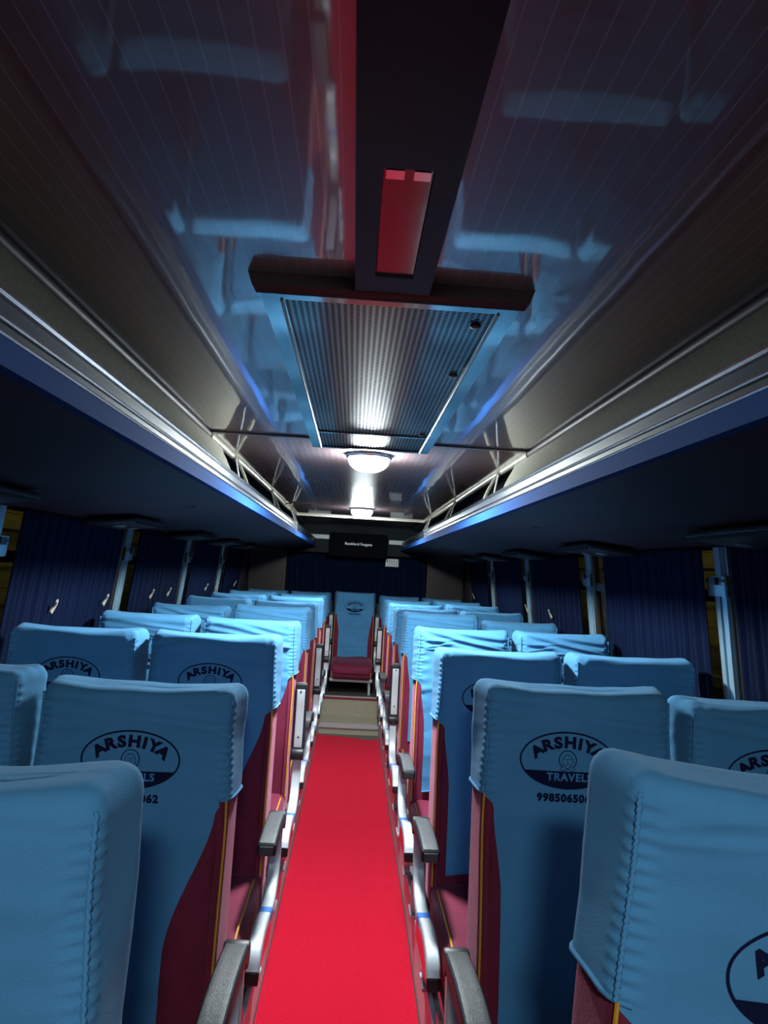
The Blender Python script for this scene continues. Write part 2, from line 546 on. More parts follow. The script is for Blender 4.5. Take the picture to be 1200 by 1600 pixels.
for s, side in ((-1, 'left'), (1, 'right')):
    for i in range(len(PIL) - 1):
        y0, y1 = PIL[i] + .045, PIL[i + 1] - .05 - .040 * PIL[i + 1] / 1.12
        if s < 0 and i == 2: y0 = PIL[2] + .085
        if s > 0 and i == 2: y1 -= .13
        mid = (PIL[i] + PIL[i + 1]) / 2
        for h, (a, b) in enumerate(((y0, mid - .005), (mid + .005, y1))):
            xo = .042 if h == 0 else .032
            if i == 0 and h == 0: continue
            curtain(s, a, b, .93, 1.585, i * 7 + h + (50 if s > 0 else 0),
                    'navy pleated curtain over the %s windows, %s half of the %s from the camera' % (side, ('near', 'far')[h], ['nearest bay', 'second bay', 'third bay', 'fourth bay', 'fifth bay', 'sixth bay'][i]),
                    'navy curtains along the %s windows' % side, xo)

# small cream tieback tabs
ty = [(-1, 2.66, 'on the third bay\'s near curtain, shadowed'), (-1, 3.20, 'on the third bay\'s far curtain, brightest and largest'),
      (-1, 3.92, 'right after the second metal pillar'), (-1, 4.28, 'just before the third metal pillar'),
      (-1, 5.35, 'nearer one of the pair in the fifth bay'), (-1, 5.75, 'farther one of the pair in the fifth bay'), (-1, 6.62, 'near the rear corner'),
      (1, 4.10, 'on the fourth bay, nearest the camera'), (1, 4.66, 'just before the third metal pillar'), (1, 6.75, 'near the rear corner')]
for s, y, txt in ty:
    z = 1.245
    X0 = wx(z) - .060
    pts = [(s * (X0 - .012 + .010 * math.cos(t * 2.6)), y + .012 * math.sin(t * 3), z - .02 + .045 * t) for t in [i / 8 for i in range(9)]]
    q = MB(); q.tube(pts, .01, sect=[(.003, -.008), (.003, .008), (-.003, .008), (-.003, -.008)])
    o = q.obj('curtain_tieback', TAGM)
    tag(o, 'cream curtain tab on the %s windows, %s' % ('left' if s < 0 else 'right', txt), 'curtain tie', 'cream curtain tabs')

# ------------------------------------------------------------------ luggage racks
for s, side in ((-1, 'left'), (1, 'right')):
    R = thing('luggage_rack', 'long overhead luggage rack with purple underside on the %s side' % side, 'luggage rack', (s * .8, 0, 1.6))
    off = Vector((s * .8, 0, 1.6))
    def P(x, y, z): return (s * x - off.x, y, z - off.z)
    Y0, Y1 = -1.58, 7.45
    def strip(prof, y0=Y0, y1=Y1):
        q = MB()
        n = len(prof)
        vs = [P(x, y0, z) for x, z in prof] + [P(x, y1, z) for x, z in prof]
        q.add(vs, [tuple(range(n)), tuple(range(n, 2 * n))] + [(i, (i + 1) % n, n + (i + 1) % n, n + i) for i in range(n)])
        return q
    strip([(.462, 1.660), (.80, 1.622), (1.135, 1.588), (1.135, 1.606), (.80, 1.64), (.462, 1.678)]).obj('shelf_panel', RACKU, R, angle=30)
    strip([(.447, 1.658), (.463, 1.656), (.468, 1.690), (.452, 1.694)]).obj('blue_edge', RACKB, R)
    strip([(.4535, 1.692), (.468, 1.690), (.474, 1.745), (.460, 1.747)]).obj('smoked_edge', SMOKE, R)
    for z in (1.696, 1.714, 1.745):
        xx = .4515 + (z - 1.694) * .14
        q = MB(); q.tube([P(xx, Y0, z), P(xx, Y1, z)], .0035 if z < 1.72 else .006, 8)
        q.obj('chrome_bead', CHROME, R)
    # carpeted fascia closing the near part of the rack, ragged at its far end
    q = MB(); vs = []; fs = []
    for j in range(41):
        for i in range(9):
            v = i / 8
            yend = 2.52 + .10 * v + .02 * noise.noise(Vector((v * 6, s, 0)))
            y = Y0 + (yend - Y0) * j / 40
            x = .476 + (.553 - .476) * v + .004 * noise.noise(Vector((y * 3, v * 2, s)))
            vs.append(P(x, y, 1.742 + (CZ - .015 - 1.742) * v))
    for j in range(40):
        for i in range(8):
            a = j * 9 + i; fs.append((a, a + 1, a + 10, a + 9))
    q.add(vs, fs); q.add([(x + s * .01, y, z) for x, y, z in vs], [tuple(reversed(f)) for f in fs])
    q.add([vs[40 * 9 + i] for i in range(9)] + [(vs[40 * 9 + i][0] + s * .01, vs[40 * 9 + i][1], vs[40 * 9 + i][2]) for i in range(9)],
          [(i, i + 1, i + 10, i + 9) for i in range(8)])
    q.obj('carpeted_fascia', GREYC, R)
    # open part: support brackets and thin stays
    for y in (2.85, 4.1, 5.4):
        q = MB()
        q.tube(spline([P(.475, y, 1.74), P(.50, y + .02, 1.80), P(.545, y + .03, 1.885)], 5), .01, sect=[(.018, -.004), (.018, .004), (-.018, .004), (-.018, -.004)], ref=Vector((0, 1, 0)))
        q.obj('bracket', GREYC, R)
        q = MB(); q.tube([P(.478, y - .22, 1.748), P(.54, y + .02, 1.87)], .0035, 6)
        q.obj('stay_rod', ALU, R)
    q = MB()
    q.add([P(.62, 2.58, 1.64), P(.62, 2.60, 1.885), P(1.12, 2.60, 1.80), P(1.12, 2.58, 1.61)], [(0, 1, 2, 3)])
    q.add([P(.62, 2.595, 1.64), P(.62, 2.615, 1.885), P(1.12, 2.615, 1.80), P(1.12, 2.595, 1.61)], [(3, 2, 1, 0)])
    q.obj('divider_panel', GREYC, R)
    # joint clip on the edge
    for y in (4.9,):
        q = MB(); q.box(*sorted((P(.443, 0, 0)[0], P(.452, 0, 0)[0])), y, y + .012, 1.654 - 1.6, 1.75 - 1.6)
        q.obj('joint_clip', CHROME, R)

# consoles on the underside by the windows
cn = ['nearest the camera', 'second from the camera', 'third from the camera', 'fourth from the camera', 'fifth from the camera', 'farthest from the camera']
for s, side in ((-1, 'left'), (1, 'right')):
    for i, y in enumerate((1.72, 2.96, 4.16, 5.2, 6.1)):
        t = thing('reading_light_console', 'dark flat air and reading light console under the %s rack, %s' % (side, cn[i] if i < 4 else cn[5]), 'overhead console',
                  (s * .985, y, 1.5955), 'overhead consoles under the racks')
        t.rotation_euler.y = s * math.radians(5.8)
        q = MB()
        def fn(p):
            return p
        q.rbox((0, 0, -.012), (.20, .42, .024), .010)
        q.obj('housing', DARK, t)
        q = MB(); q.lathe([(.028, .0), (.028, -.006), (.02, -.011)], (0, -.1, -.023), 16)
        q.obj('air_nozzle', mat('console_grey', (.12, .12, .14), .3) if i + s == -1 else bpy.data.materials['console_grey'], t)
        q = MB(); q.lathe([(.024, .0), (.024, -.006), (.018, -.009)], (0, .08, -.023), 16)
        q.obj('reading_lamp', bpy.data.materials['console_grey'], t)
        q = MB(); q.box(-.104, -.098, -.21, .21, -.03, -.022) if s > 0 else q.box(.098, .104, -.21, .21, -.03, -.022)
        q.obj('bright_edge', DARK, t)

# ------------------------------------------------------------------ ceiling channel, tube fixture, grille, lamps
t = thing('ceiling_channel', 'black lengthwise duct channel down the middle of the near ceiling', 'ceiling duct', (0, 0, CZ))
q = MB()
q.box(-.056, -.027, -1.58, 1.03, -.024, 0); q.box(.027, .056, -1.58, 1.03, -.024, 0)
q.box(-.027, .027, -1.58, .70, -.024, 0); q.box(-.027, .027, .975, 1.03, -.024, 0)
q.obj('channel_body', BLACKG, t, smooth=False)
t = thing('strip_light', 'unlit strip light with clear cover reflecting red, set in the black channel', 'light', (0, .838, CZ))
q = MB(); q.box(-.026, .026, -.136, .136, -.020, -.002); q.obj('diffuser', REDL, t, smooth=False)
q = MB(); q.box(-.024, -.004, -.132, -.115, -.0225, -.020); q.box(.006, .024, -.132, -.115, -.0225, -.020); q.obj('lamp_holder', CHROME, t, smooth=False)

t = thing('air_conditioning_grille', 'rectangular perforated air return grille hanging in the middle of the ceiling', 'ventilation grille', (0, 1.735, CZ))
hw, hl, dz = .20, .685, -.030
q = MB()
def bar(x0, x1, y0, y1): q.box(x0, x1, y0, y1, dz, 0)
bar(-hw, -hw + .035, -hl, hl); bar(hw - .035, hw, -hl, hl)
bar(-hw + .035, hw - .035, -hl, -hl + .02); bar(-hw + .035, hw - .035, hl - .02, hl)
q.obj('frame', BLUEFR, t, smooth=False)
q = MB()
a = [(-.212, -hl - .014, -.022), (.212, -hl - .014, -.022), (.220, -hl - .010, 0), (-.220, -hl - .010, 0)]
b = [(-.207, -hl + .002, -.029), (.207, -hl + .002, -.029), (.205, -hl + .002, 0), (-.205, -hl + .002, 0)]
q.hexa(a, b); q.obj('front_lip', mat('lip_dark_laminate', (.03, .018, .018), .45), t, smooth=False)
q = MB(); q.box(-hw + .035, hw - .035, -hl + .02, .40, dz + .004, dz + .006); q.obj('perforated_panel', PERF, t, smooth=False)
q = MB(); q.box(-hw + .035, hw - .035, .412, hl - .02, dz + .004, dz + .006); q.obj('perforated_panel', PERF, t, smooth=False)
q = MB(); q.box(-hw + .035, hw - .035, .40, .412, dz, dz + .008); q.obj('cross_bar', BLUEFR, t, smooth=False)
for sx in (-1, 1):
    q = MB(); q.tube([(sx * (hw - .030), -hl + .02, dz - .001), (sx * (hw - .030), hl - .02, dz - .001)], .0025, 6); q.obj('hinge_rod', BRONZE, t)
q = MB(); q.box(-hw + .035, hw - .035, -hl + .02, hl - .02, -.012, -.008); q.obj('cavity_shade_sheet', DARKMAT, t, smooth=False)  # near-black sheet stands in for the shade of the cavity behind the holes
for (x, y) in ((.145, -.60), (.15, -.30), (.15, .36)):
    q = MB(); q.lathe([(.009, 0), (.009, -.004), (.005, -.006)], (x, y, dz + .004), 12); q.obj('fastener', DARK, t)

for y, st, lab in ((-.50, LAMP_FRONT, 'round ceiling lamp above the front of the aisle behind the camera'),
                   (2.70, LAMP_MID, 'blazing white round ceiling lamp just behind the perforated grille'),
                   (5.15, LAMP_REAR, 'smaller looking lit round dome lamp near the rear of the ceiling')):
    t = thing('ceiling_lamp', lab, 'ceiling lamp', (0, y, CZ), 'round ceiling lamps along the aisle')
    q = MB(); q.lathe([(.088, 0), (.090, -.010), (.086, -.016), (.076, -.018)], (0, 0, 0), 36); q.obj('base_ring', CHROME, t)
    q = MB(); q.lathe([(.070, -.016)] + [(.078 * math.cos(a), -.022 - .046 * math.sin(a)) for a in [i * math.pi / 2 / 10 for i in range(10)]] + [(.002, -.068)], (0, 0, 0), 36)
    q.obj('dome', lens_mat('lamp_dome_%d' % int(y * 10 + 20), st), t)

# loose black cable hanging across the rear ceiling
q = MB(); q.tube(spline([(-.60, 5.0, 1.86), (-.55, 4.98, 1.872), (-.50, 4.97, 1.885), (-.40, 4.96, 1.889), (-.25, 4.97, 1.893), (-.1, 4.98, 1.894)], 6), .004, 6)
tag(q.obj('cable', DARK), 'thin black cable looped over the left ceiling rail near the rear lamp', 'cable')

# ------------------------------------------------------------------ rear bulkhead fittings
q = MB(); q.box(-.78, .78, 7.48, REARY, 1.60, CZ + .02)
struct('wall_back', q, mat('bulkhead_lining', (0.007, 0.014, 0.016), 0.6, spec=0.2))
t = thing('speaker_box', 'dark speaker box with pale lettering high on the rear wall', 'speaker', (0, 7.48, 1.69))
q = MB(); q.rbox((0, -.06, 0), (.60, .13, .25), .015); q.obj('cabinet', mat('speaker_carpet', (.004, .005, .006), .9, spec=.1), t)

def text_mb(s, size, off=0.0, spacing=1.0, per_letter=False):
    cu = bpy.data.curves.new('t', 'FONT'); cu.body = s; cu.size = size; cu.align_x = 'CENTER'; cu.offset = off; cu.space_character = spacing
    cu.resolution_u = 4
    o = bpy.data.objects.new('t', cu); sc.collection.objects.link(o)
    dg = bpy.context.evaluated_depsgraph_get()
    me = o.evaluated_get(dg).to_mesh()
    vs = [tuple(v.co) for v in me.vertices]; fs = [tuple(p.vertices) for p in me.polygons]
    o.evaluated_get(dg).to_mesh_clear()
    bpy.data.objects.remove(o); bpy.data.curves.remove(cu)
    return vs, fs
vs, fs = text_mb('Rockford Fosgate', .040, 0)
q = MB(); q.add([(x, -.1265, y) for x, y, z in vs], fs); q.obj('lettering', LETTER, t, smooth=False)
t = thing('notice_plate', 'small pale label with upright bars right of the speaker box', 'sign', (.375, 7.60, 1.53))
q = MB(); q.box(-.075, .075, 0, .008, -.045, .045); q.obj('backing', DARK, t)
q = MB()
for i in range(7):
    q.box(-.068 + i * .02, -.056 + i * .02, -.003, 0, -.038, .03 + (.008 if i % 3 else 0))
q.box(-.06, .06, -.003, 0, .030, .042); q.obj('bar_marks', LETTER, t, smooth=False)
for x, z, side in ((-.43, 1.765, 'left'), (.44, 1.745, 'right')):
    t = thing('air_vent', 'white slotted air vent at the %s end of the rear bulkhead' % side, 'vent', (x, 7.46, z), 'white vents on the rear bulkhead')
    q = MB(); q.rbox((0, 0, 0), (.24, .03, .048), .008); q.obj('vent_frame', WHITEP, t)
    for i in range(3):
        q = MB(); q.box(-.105, .105, -.019, -.013, -.015 + i * .013, -.010 + i * .013); q.obj('slat', DARK if i == 9 else LETTER, t)

# rear window curtain and brown side panels
g = MB(); vs = []; fs = []
n, m = 300, 12
for j in range(m + 1):
    z = 1.10 + .52 * j / m
    for i in range(n + 1):
        x = -.76 + 1.52 * i / n
        vs.append((x, 7.69 - .012 * math.sin(x * 95 + .6 * math.sin(z * 5)) - .006 * math.sin(x * 41), z))
for j in range(m):
    for i in range(n):
        a = j * (n + 1) + i; fs.append((a, a + 1, a + n + 2, a + n + 1))
g.add(vs, fs)
o = g.obj('rear_curtain', CURT, angle=180); md = o.modifiers.new('thick', 'SOLIDIFY'); md.thickness = .002
tag(o, 'wide navy pleated curtain covering the rear window behind the last seats', 'curtain')
for i, s in enumerate((-1, 1)):
    q = MB(); x0, x1 = sorted((s * .78, s * 1.16)); q.box(x0, x1, 7.66, 7.75, .9, 1.60)
    struct('trim_%d' % (60 + i), q, BROWNP)
    q = MB(); x0, x1 = sorted((s * .765, s * .78)); q.box(x0, x1, 7.65, 7.70, .9, 1.60)
    struct('trim_%d' % (62 + i), q, BRONZE)

# ------------------------------------------------------------------ bus seats
TOP = 1.0
def yb(z): return -.028 * (1 - (z - .3) / .7)
def depth(z): return .112 + .03 * smoothstep(.85, .45, z)
def wf(z): return .192 + .011 * smoothstep(.95, .7, z)
def wb(z): return .206
def concave(x, z):
    w_ = wf(z)
    q_ = min(1, abs(x) / w_)
    return .022 * smoothstep(.85, .6, z) * (1 - q_ ** 4) - .010 * smoothstep(.55, .95, z) * (1 - q_ ** 2)

def ring(z, off, r=.022, nf=40, inset=0.0):
    """closed outline starting front-left corner ... returns list of (x,y,nx,ny,kind)"""
    f, b = wf(z) - inset, wb(z) - inset
    ya, yc = yb(z) - depth(z) + inset, yb(z) - inset
    out = []
    r = max(.004, r - inset * .3)
    for i in range(nf + 1):                       # front edge
        x = -f + r + (2 * f - 2 * r) * i / nf
        out.append((x, ya + concave(x, z) * (1 if inset < .02 else .4) - off, 0, -1, 'f'))
    for i in range(1, 7):                         # front right corner
        a = -math.pi / 2 + math.pi / 2 * i / 7
        out.append((f - r + (r + off) * math.cos(a), ya + r + (r + off) * math.sin(a), math.cos(a), math.sin(a), 'c'))
    for i in range(9):
        t_ = i / 8
        out.append((f + (b - f) * t_ + off, ya + r + (yc - ya - 2 * r) * t_, 1, 0, 's'))
    for i in range(1, 7):
        a = math.pi / 2 * i / 7
        out.append((b - r + (r + off) * math.cos(a), yc - r + (r + off) * math.sin(a), math.cos(a), math.sin(a), 'b'))
    for i in range(17):
        x = b - r - (2 * b - 2 * r) * i / 16
        out.append((x, yc + off, 0, 1, 'b'))
    for i in range(1, 7):
        a = math.pi / 2 + math.pi / 2 * i / 7
        out.append((-b + r + (r + off) * math.cos(a), yc - r + (r + off) * math.sin(a), math.cos(a), math.sin(a), 'b'))
    for i in range(9):
        t_ = i / 8
        out.append((-b + (b - f) * t_ - off, yc - r - (yc - ya - 2 * r) * t_, -1, 0, 's'))
    for i in range(1, 7):
        a = math.pi + math.pi / 2 * i / 7
        out.append((-f + r + (r + off) * math.cos(a), ya + r + (r + off) * math.sin(a), math.cos(a), math.sin(a), 'c'))
    return out

def wrinkle(x, z, seed, amt):
    """outward displacement of the cover's front"""
    P3 = Vector((x * 3.2, z * 9, seed * 3.7))
    d = noise.noise(P3) * .0035
    d += .0030 * noise.noise(Vector((x * 5 + z * 6, z * 26, seed + 9)))
    ew = smoothstep(.66, 1.0, abs(x) / wf(z))
    gather = (.5 + .5 * noise.noise(Vector((0, z * 3, seed)))) * ew
    d += amt * .0045 * gather * math.sin(z * 170 + 8 * noise.noise(Vector((x * 4, z * 4, seed))))
    tw = smoothstep(.90, .985, z)
    rn = random.Random(int(seed * 13))
    for k_ in range(7):                       # pulled folds: mostly fanning out below the top edge
        sx = rn.choice((-1, 1)); z0 = rn.uniform(.90, .985) if k_ < 4 else rn.uniform(.40, .88)
        sl = rn.uniform(.02, .22) * -sx; wd = rn.uniform(.0045, .009); xr = rn.uniform(.04, .16)
        zl = z0 + sl * (x - sx * .19)
        d += (.0035 if k_ < 4 else .0022) * math.exp(-((z - zl) / wd) ** 2) * smoothstep(xr + .17, xr, abs(x - sx * .19)) * (0.6 + amt)
    d += amt * .004 * tw * math.sin(z * 210 + x * 22 + 5 * noise.noise(Vector((x * 3, z, seed))))
    return d
def front_y(x, z, seed, amt, off=.006):
    return yb(z) - depth(z) + concave(x, z) - off - wrinkle(x, z, seed, amt)

def top_close(rings_fn, z_base, r=.03, sag=True):
    pass

def loft(z_levels, off, seed=None, amt=0, cap=True):
    mb = MB(); rows = []
    for (z, ins) in z_levels:
        row = []
        for (x, y, nx, ny, kd) in ring(min(z, TOP), off, inset=ins):
            zz = z
            d = 0
            if seed is not None:
                if kd == 'f':
                    d = wrinkle(x, z, seed, amt)
                else:
                    d = .003 * noise.noise(Vector((y * 12, z * 14, seed + nx))) + amt * .0014 * math.sin(z * 190 + y * 30 + seed) * (.5 + .5 * noise.noise(Vector((1, z * 5, seed))))
                    if kd == 'c': d += .0016 * math.sin(z * 420)
            q_ = min(1, abs(x) / .2)
            if z > TOP - .04:
                k_ = (z - TOP + .04) / .04
                zz = z + off * k_ + .010 * k_ * (q_ ** 3) - .004 * k_
                if seed is not None:
                    zz += k_ * (.004 * noise.noise(Vector((x * 9, y * 5, seed + 2))) + amt * .0025 * math.sin(y * 160 + x * 12 + seed))
            row.append((x + nx * d, y + ny * d, zz))
        rows.append(row)
    n = len(rows[0])
    vs = [p for r_ in rows for p in r_]
    fs = []
    for i in range(len(rows) - 1):
        for j in range(n):
            fs.append((i * n + j, i * n + (j + 1) % n, (i + 1) * n + (j + 1) % n, (i + 1) * n + j))
    mb.add(vs, fs)
    if cap:
        last = rows[-1]
        mb.add(last, [tuple(range(n))])
    return mb, rows

def levels(z0, n, r=.024):
    L = [(z0 + (TOP - r - z0) * i / n, 0.0) for i in range(n + 1)]
    for i in range(1, 7):
        a = math.pi / 2 * i / 6
        L.append((TOP - r + r * math.sin(a), r * (1 - math.cos(a))))
    for k_ in (.032, .042, .052):
        L.append((TOP, k_))
    return L

# --- shared meshes
bb, _ = loft(levels(.24, 24), 0.0)
bb.add([], [])
BACK_ME = bb.mesh('backrest', VELVET)

def cushion_mesh():
    mb = MB()
    def fn(p):
        u = p.x / .2
        v = (p.y + .37) / .24
        if p.z > .22:
            p.z += .012 * abs(u) ** 4 - .006 * (1 - u * u) * (1 - min(1, v * v)) + .002 * noise.noise(p * 14)
            if v < -.4: p.z -= .030 * ((-v - .4) / .6) ** 2
        return p
    mb.rbox((0, -.37, .225), (.405, .50, .150), .045, 6, fn)
    return mb.mesh('cushion', VELVET)
CUSH_ME = cushion_mesh()

def piping_mesh(side):
    mb = MB()
    pts = []
    for i in range(30):
        z = .30 + .49 * i / 29
        pts.append((side * (wf(z) - .006 + .003), yb(z) - depth(z) - .0015 + .004, z))
    mb.tube(pts, .0026, 6)
    pts = []
    for i in range(24):
        t_ = i / 23
        y = -.20 - .40 * t_
        v = (y + .37) / .24
        z = .303 - (.030 * ((-v - .4) / .6) ** 2 if v < -.4 else 0)
        pts.append((side * .186, y, z))
    pts += [(side * .186, -.617, .255), (side * .186, -.622, .21)]
    mb.tube(pts, .0030, 6)
    return mb.mesh('piping', PIPING)
PIPE_L, PIPE_R = piping_mesh(-1), piping_mesh(1)

def cover_mesh(seed, amt, tl=.022, tr=.085, hem_lo=.335, ZH=.79):
    lv = levels(ZH, 60)
    mb, rows = loft(lv, .006, seed, amt)
    # front apron
    n, m = 36, 54
    vs, fs = [], []
    for j in range(m + 1):
        t_ = j / m
        z = ZH - (ZH - hem_lo) * t_
        full = wf(z) - .022
        wr_ = full + .024 * (1 - smoothstep(0, .05, t_)) - (tr * smoothstep(.0, .66, t_))
        wl_ = full + .024 * (1 - smoothstep(0, .05, t_)) - (tl * smoothstep(.0, .45, t_))
        for i in range(n + 1):
            u = -1 + 2 * i / n
            x = u * (wr_ if u > 0 else wl_)
            y = front_y(x, z, seed, amt * (.6 + .4 * (1 - t_)))
            k_ = smoothstep(full - .002, full + .022, abs(x))
            y += k_ * .012
            zz = z + (.006 * math.sin(x * 16 + seed) * t_)
            vs.append((x, y, zz))
    for j in range(m):
        for i in range(n):
            a = j * (n + 1) + i; fs.append((a, a + 1, a + n + 2, a + n + 1))
    mb.add(vs, fs)
    # hem roll of the apron and a back flap
    mb.tube([Vector(v) + Vector((0, -.001, 0)) for v in vs[-(n + 1):]], .0028, 6)
    vs, fs = [], []
    for j in range(9):
        z = ZH - .30 * j / 8
        for i in range(13):
            x = (-1 + i / 6) * (.18 - .04 * j / 8)
            vs.append((x, yb(z) + .007, z))
    for j in range(8):
        for i in range(12):
            a = j * 13 + i; fs.append((a, a + 1, a + 14, a + 13))
    mb.add(vs, fs)
    # puckered seams down both front edges, slightly scalloped side hems
    for s in (-1, 1):
        pts = []
        for i in range(90):
            z = ZH + (TOP - .012 - ZH) * i / 89
            f = wf(z) - .004
            fc = wf(z)
            pts.append((s * (fc - .022 + .0288 * .74 + .0010 * math.sin(i * 2.1 + seed)), yb(z) - depth(z) + .022 - .0288 * .70, z))
        mb.tube(pts, .0030, 5)
        side = [p for p in rows[0] if (p[0] * s > wf(ZH) - .03 and p[1] > yb(ZH) - depth(ZH) - .02)]
        side.sort(key=lambda p: p[1])
        mb.tube([(x + s * .001, y, z - .001) for x, y, z in side if abs(x) > .18], .0030, 5)
    me = mb.mesh('seat_cover', COVER, angle=75)
    return me

def emblem_mesh(seed, amt, shift=0.0, drop=0.0):
    mb = MB()
    zc = TOP - .135 - drop
    def put(vs, fs, mi, lift):
        mb.add([(x + shift, front_y(x + shift, zc + y, seed, amt) - lift, zc + y) for x, y in vs], fs, mi)
    A, B = .100, .058
    n = 72
    def ell(a, b, k_, n=n): return [(a * math.cos(2 * math.pi * i / n), b * math.sin(2 * math.pi * i / n)) for i in range(n)]
    o_, i_ = ell(A, B, 0), ell(A - .0036, B - .0036, 0)
    put(o_ + i_, [(i, (i + 1) % n, n + (i + 1) % n, n + i) for i in range(n)], 0, .0012)
    # filled lower segment
    yl = -.022
    k = 40; xs = math.sqrt(1 - (yl / B) ** 2) * (A - .002)
    vs = []
    for i in range(k + 1):
        x = -xs + 2 * xs * i / k
        yb_ = -B * math.sqrt(max(0, 1 - (x / A) ** 2))
        for q_ in range(4):
            vs.append((x, yl + (yb_ - yl) * q_ / 3))
    put(vs, [(i * 4 + q_, i * 4 + q_ + 1, i * 4 + q_ + 5, i * 4 + q_ + 4) for i in range(k) for q_ in range(3)], 0, .0012)
    # arched ARSHIYA
    word = 'ARSHIYA'
    angs = [148, 129, 109, 89, 71, 54, 34]
    angs = [151, 126, 106, 86, 69, 52, 29]
    for ch, a in zip(word, angs):
        vs, fs = text_mb(ch, .0305, .0017)
        vs = [(x * 1.16, y, z) for x, y, z in vs]
        a = math.radians(a)
        cx, cy = (A - .026) * math.cos(a), (B - .021) * math.sin(a)
        # tangent of the ellipse
        tx, ty = (A - .02) * math.sin(a), -(B - .019) * math.cos(a)
        th = math.atan2(ty, tx) * .92
        put([(cx + (x * math.cos(th) - (y - .011) * math.sin(th)), cy + (x * math.sin(th) + (y - .011) * math.cos(th))) for x, y, z in vs], fs, 0, .0014)
    vs, fs = text_mb('TRAVELS', .0215, .0007, 1.15)
    put([(x + .004, y - .0405) for x, y, z in vs], fs, 1, .0022)
    vs, fs = text_mb('9985065062', .0215, .0012, 1.16)
    put([(x, y - .083) for x, y, z in vs], fs, 0, .0014)
    # simple head outline in the middle
    def stroke(pts, w_=.0011):
        L = len(pts); vs = []
        for i, p_ in enumerate(pts):
            a_, b_ = pts[max(0, i - 1)], pts[min(L - 1, i + 1)]
            dx, dy = b_[0] - a_[0], b_[1] - a_[1]; l_ = math.hypot(dx, dy) or 1
            vs += [(p_[0] - dy / l_ * w_, p_[1] + dx / l_ * w_), (p_[0] + dy / l_ * w_, p_[1] - dx / l_ * w_)]
        put(vs, [(2 * i, 2 * i + 1, 2 * i + 3, 2 * i + 2) for i in range(L - 1)], 0, .0012)
    arc = lambda cx, cy, rx, ry, a0, a1, m=18: [(cx + rx * math.cos(math.radians(a0 + (a1 - a0) * i / m)), cy + ry * math.sin(math.radians(a0 + (a1 - a0) * i / m))) for i in range(m + 1)]
    stroke(arc(0, .001, .018, .019, -50, 230), .0010)
    stroke(arc(0, -.001, .011, .013, -60, 240), .0006)
    stroke(arc(-.004, .002, .003, .0016, 0, 180, 6), .0005); stroke(arc(.004, .002, .003, .0016, 0, 180, 6), .0005)
    stroke([(0, .002), (-.0012, -.003), (.001, -.004)], .0005); stroke(arc(0, -.0055, .004, .0016, 180, 360, 6), .0006)
    stroke(arc(0, -.008, .006, .008, 190, 350, 8), .0006)
    stroke([(-.010, -.012), (-.016, -.019), (-.008, -.021), (0, -.016), (.008, -.021), (.016, -.019), (.010, -.012)], .0007)
    return mb.mesh('printed_emblem', [INK, INKB], smooth=True)

VAR = [(1, .12), (2, .3), (3, 1.2), (4, .6), (5, .2)]
COVER_ME = [cover_mesh(s_, a_) for s_, a_ in VAR]
COVER_ME.append(cover_mesh(6, .15, .03, .03, .36))
VAR.append((6, .15))
COVER_ME.append(cover_mesh(7, .12, .02, .03, .30, .715))
VAR.append((7, .12))
EMB_ME = [emblem_mesh(s_, a_) for s_, a_ in VAR]
EMB_NEAR = emblem_mesh(*VAR[0], .002, .033)
EMB_R = [emblem_mesh(s_, a_, -.028) for s_, a_ in VAR]

# aisle side frame: aluminium S-shaped bar, side plate, legs  (local x measured from seat centre towards the aisle = -x)
FX = .235
def frame_meshes():
    rr = [(.018, -.010), (.018, .010), (.0145, .0135), (-.0145, .0135), (-.018, .010), (-.018, -.010), (-.0145, -.0135), (.0145, -.0135)]
    path = spline([(0, -.085, .43), (0, -.090, .35), (0, -.125, .285), (0, -.20, .252), (0, -.29, .255), (0, -.37, .272), (0, -.44, .276), (0, -.49, .268), (0, -.525, .252), (0, -.542, .232)], 6)
    q = MB(); q.tube([(-FX, p.y, p.z) for p in path], .02, sect=rr)
    bar = q.mesh('side_frame', ALU)
    tp = [p for p in path if -.325 < p.y < -.262]
    q = MB(); q.tube([(-FX, p.y, p.z) for p in tp], .02, sect=[(a * 1.08, b * 1.1) for a, b in rr])
    tape = q.mesh('blue_tape_band', TAPE)
    q = MB()
    pr = [(-.12, .26), (-.2, .235), (-.3, .24), (-.42, .262), (-.50, .25), (-.515, .22), (-.46, .160), (-.12, .13)]
    n = len(pr)
    q.add([(-FX - .004, y, z) for y, z in pr] + [(-FX + .006, y, z) for y, z in pr], [tuple(range(n)), tuple(reversed(range(n, 2 * n)))] + [(i, (i + 1) % n, n + (i + 1) % n, n + i) for i in range(n)])
    plate = q.mesh('side_plate', ALUP, smooth=False)
    legs = []
    for y in (-.16, -.50):
        q = MB(); q.tube([(-FX + .032, y, .12), (-FX + .030, y - .01, .02)], .02, sect=[(.011, -.022), (.011, .022), (-.011, .022), (-.011, -.022)])
        q.box(-FX + .015, -FX + .06, y - .05, y + .035, .012, .022)
        legs.append(q.mesh('leg', ALU))
    q = MB(); q.rbox((-FX, -.540, .222), (.034, .026, .034), .006); endc = q.mesh('end_cap', RUBBER)
    return bar, tape, plate, legs, endc
BAR_ME, TAPE_ME, PLATE_ME, LEG_ME, ENDC_ME = frame_meshes()
q = MB()
for x in (-.19, .19):
    q.box(x - .014, x + .014, -.60, -.14, .13, .155)
for y in (-.2, -.52):
    q.box(-.20, .20, y - .015, y + .015, .115, .14)
BASE_ME = q.mesh('seat_base', ALU)
q = MB()
for y in (-.2, -.52):
    q.box(.17, .19, y - .02, y + .02, .0, .12)
OLEG_ME = q.mesh('leg', ALU)

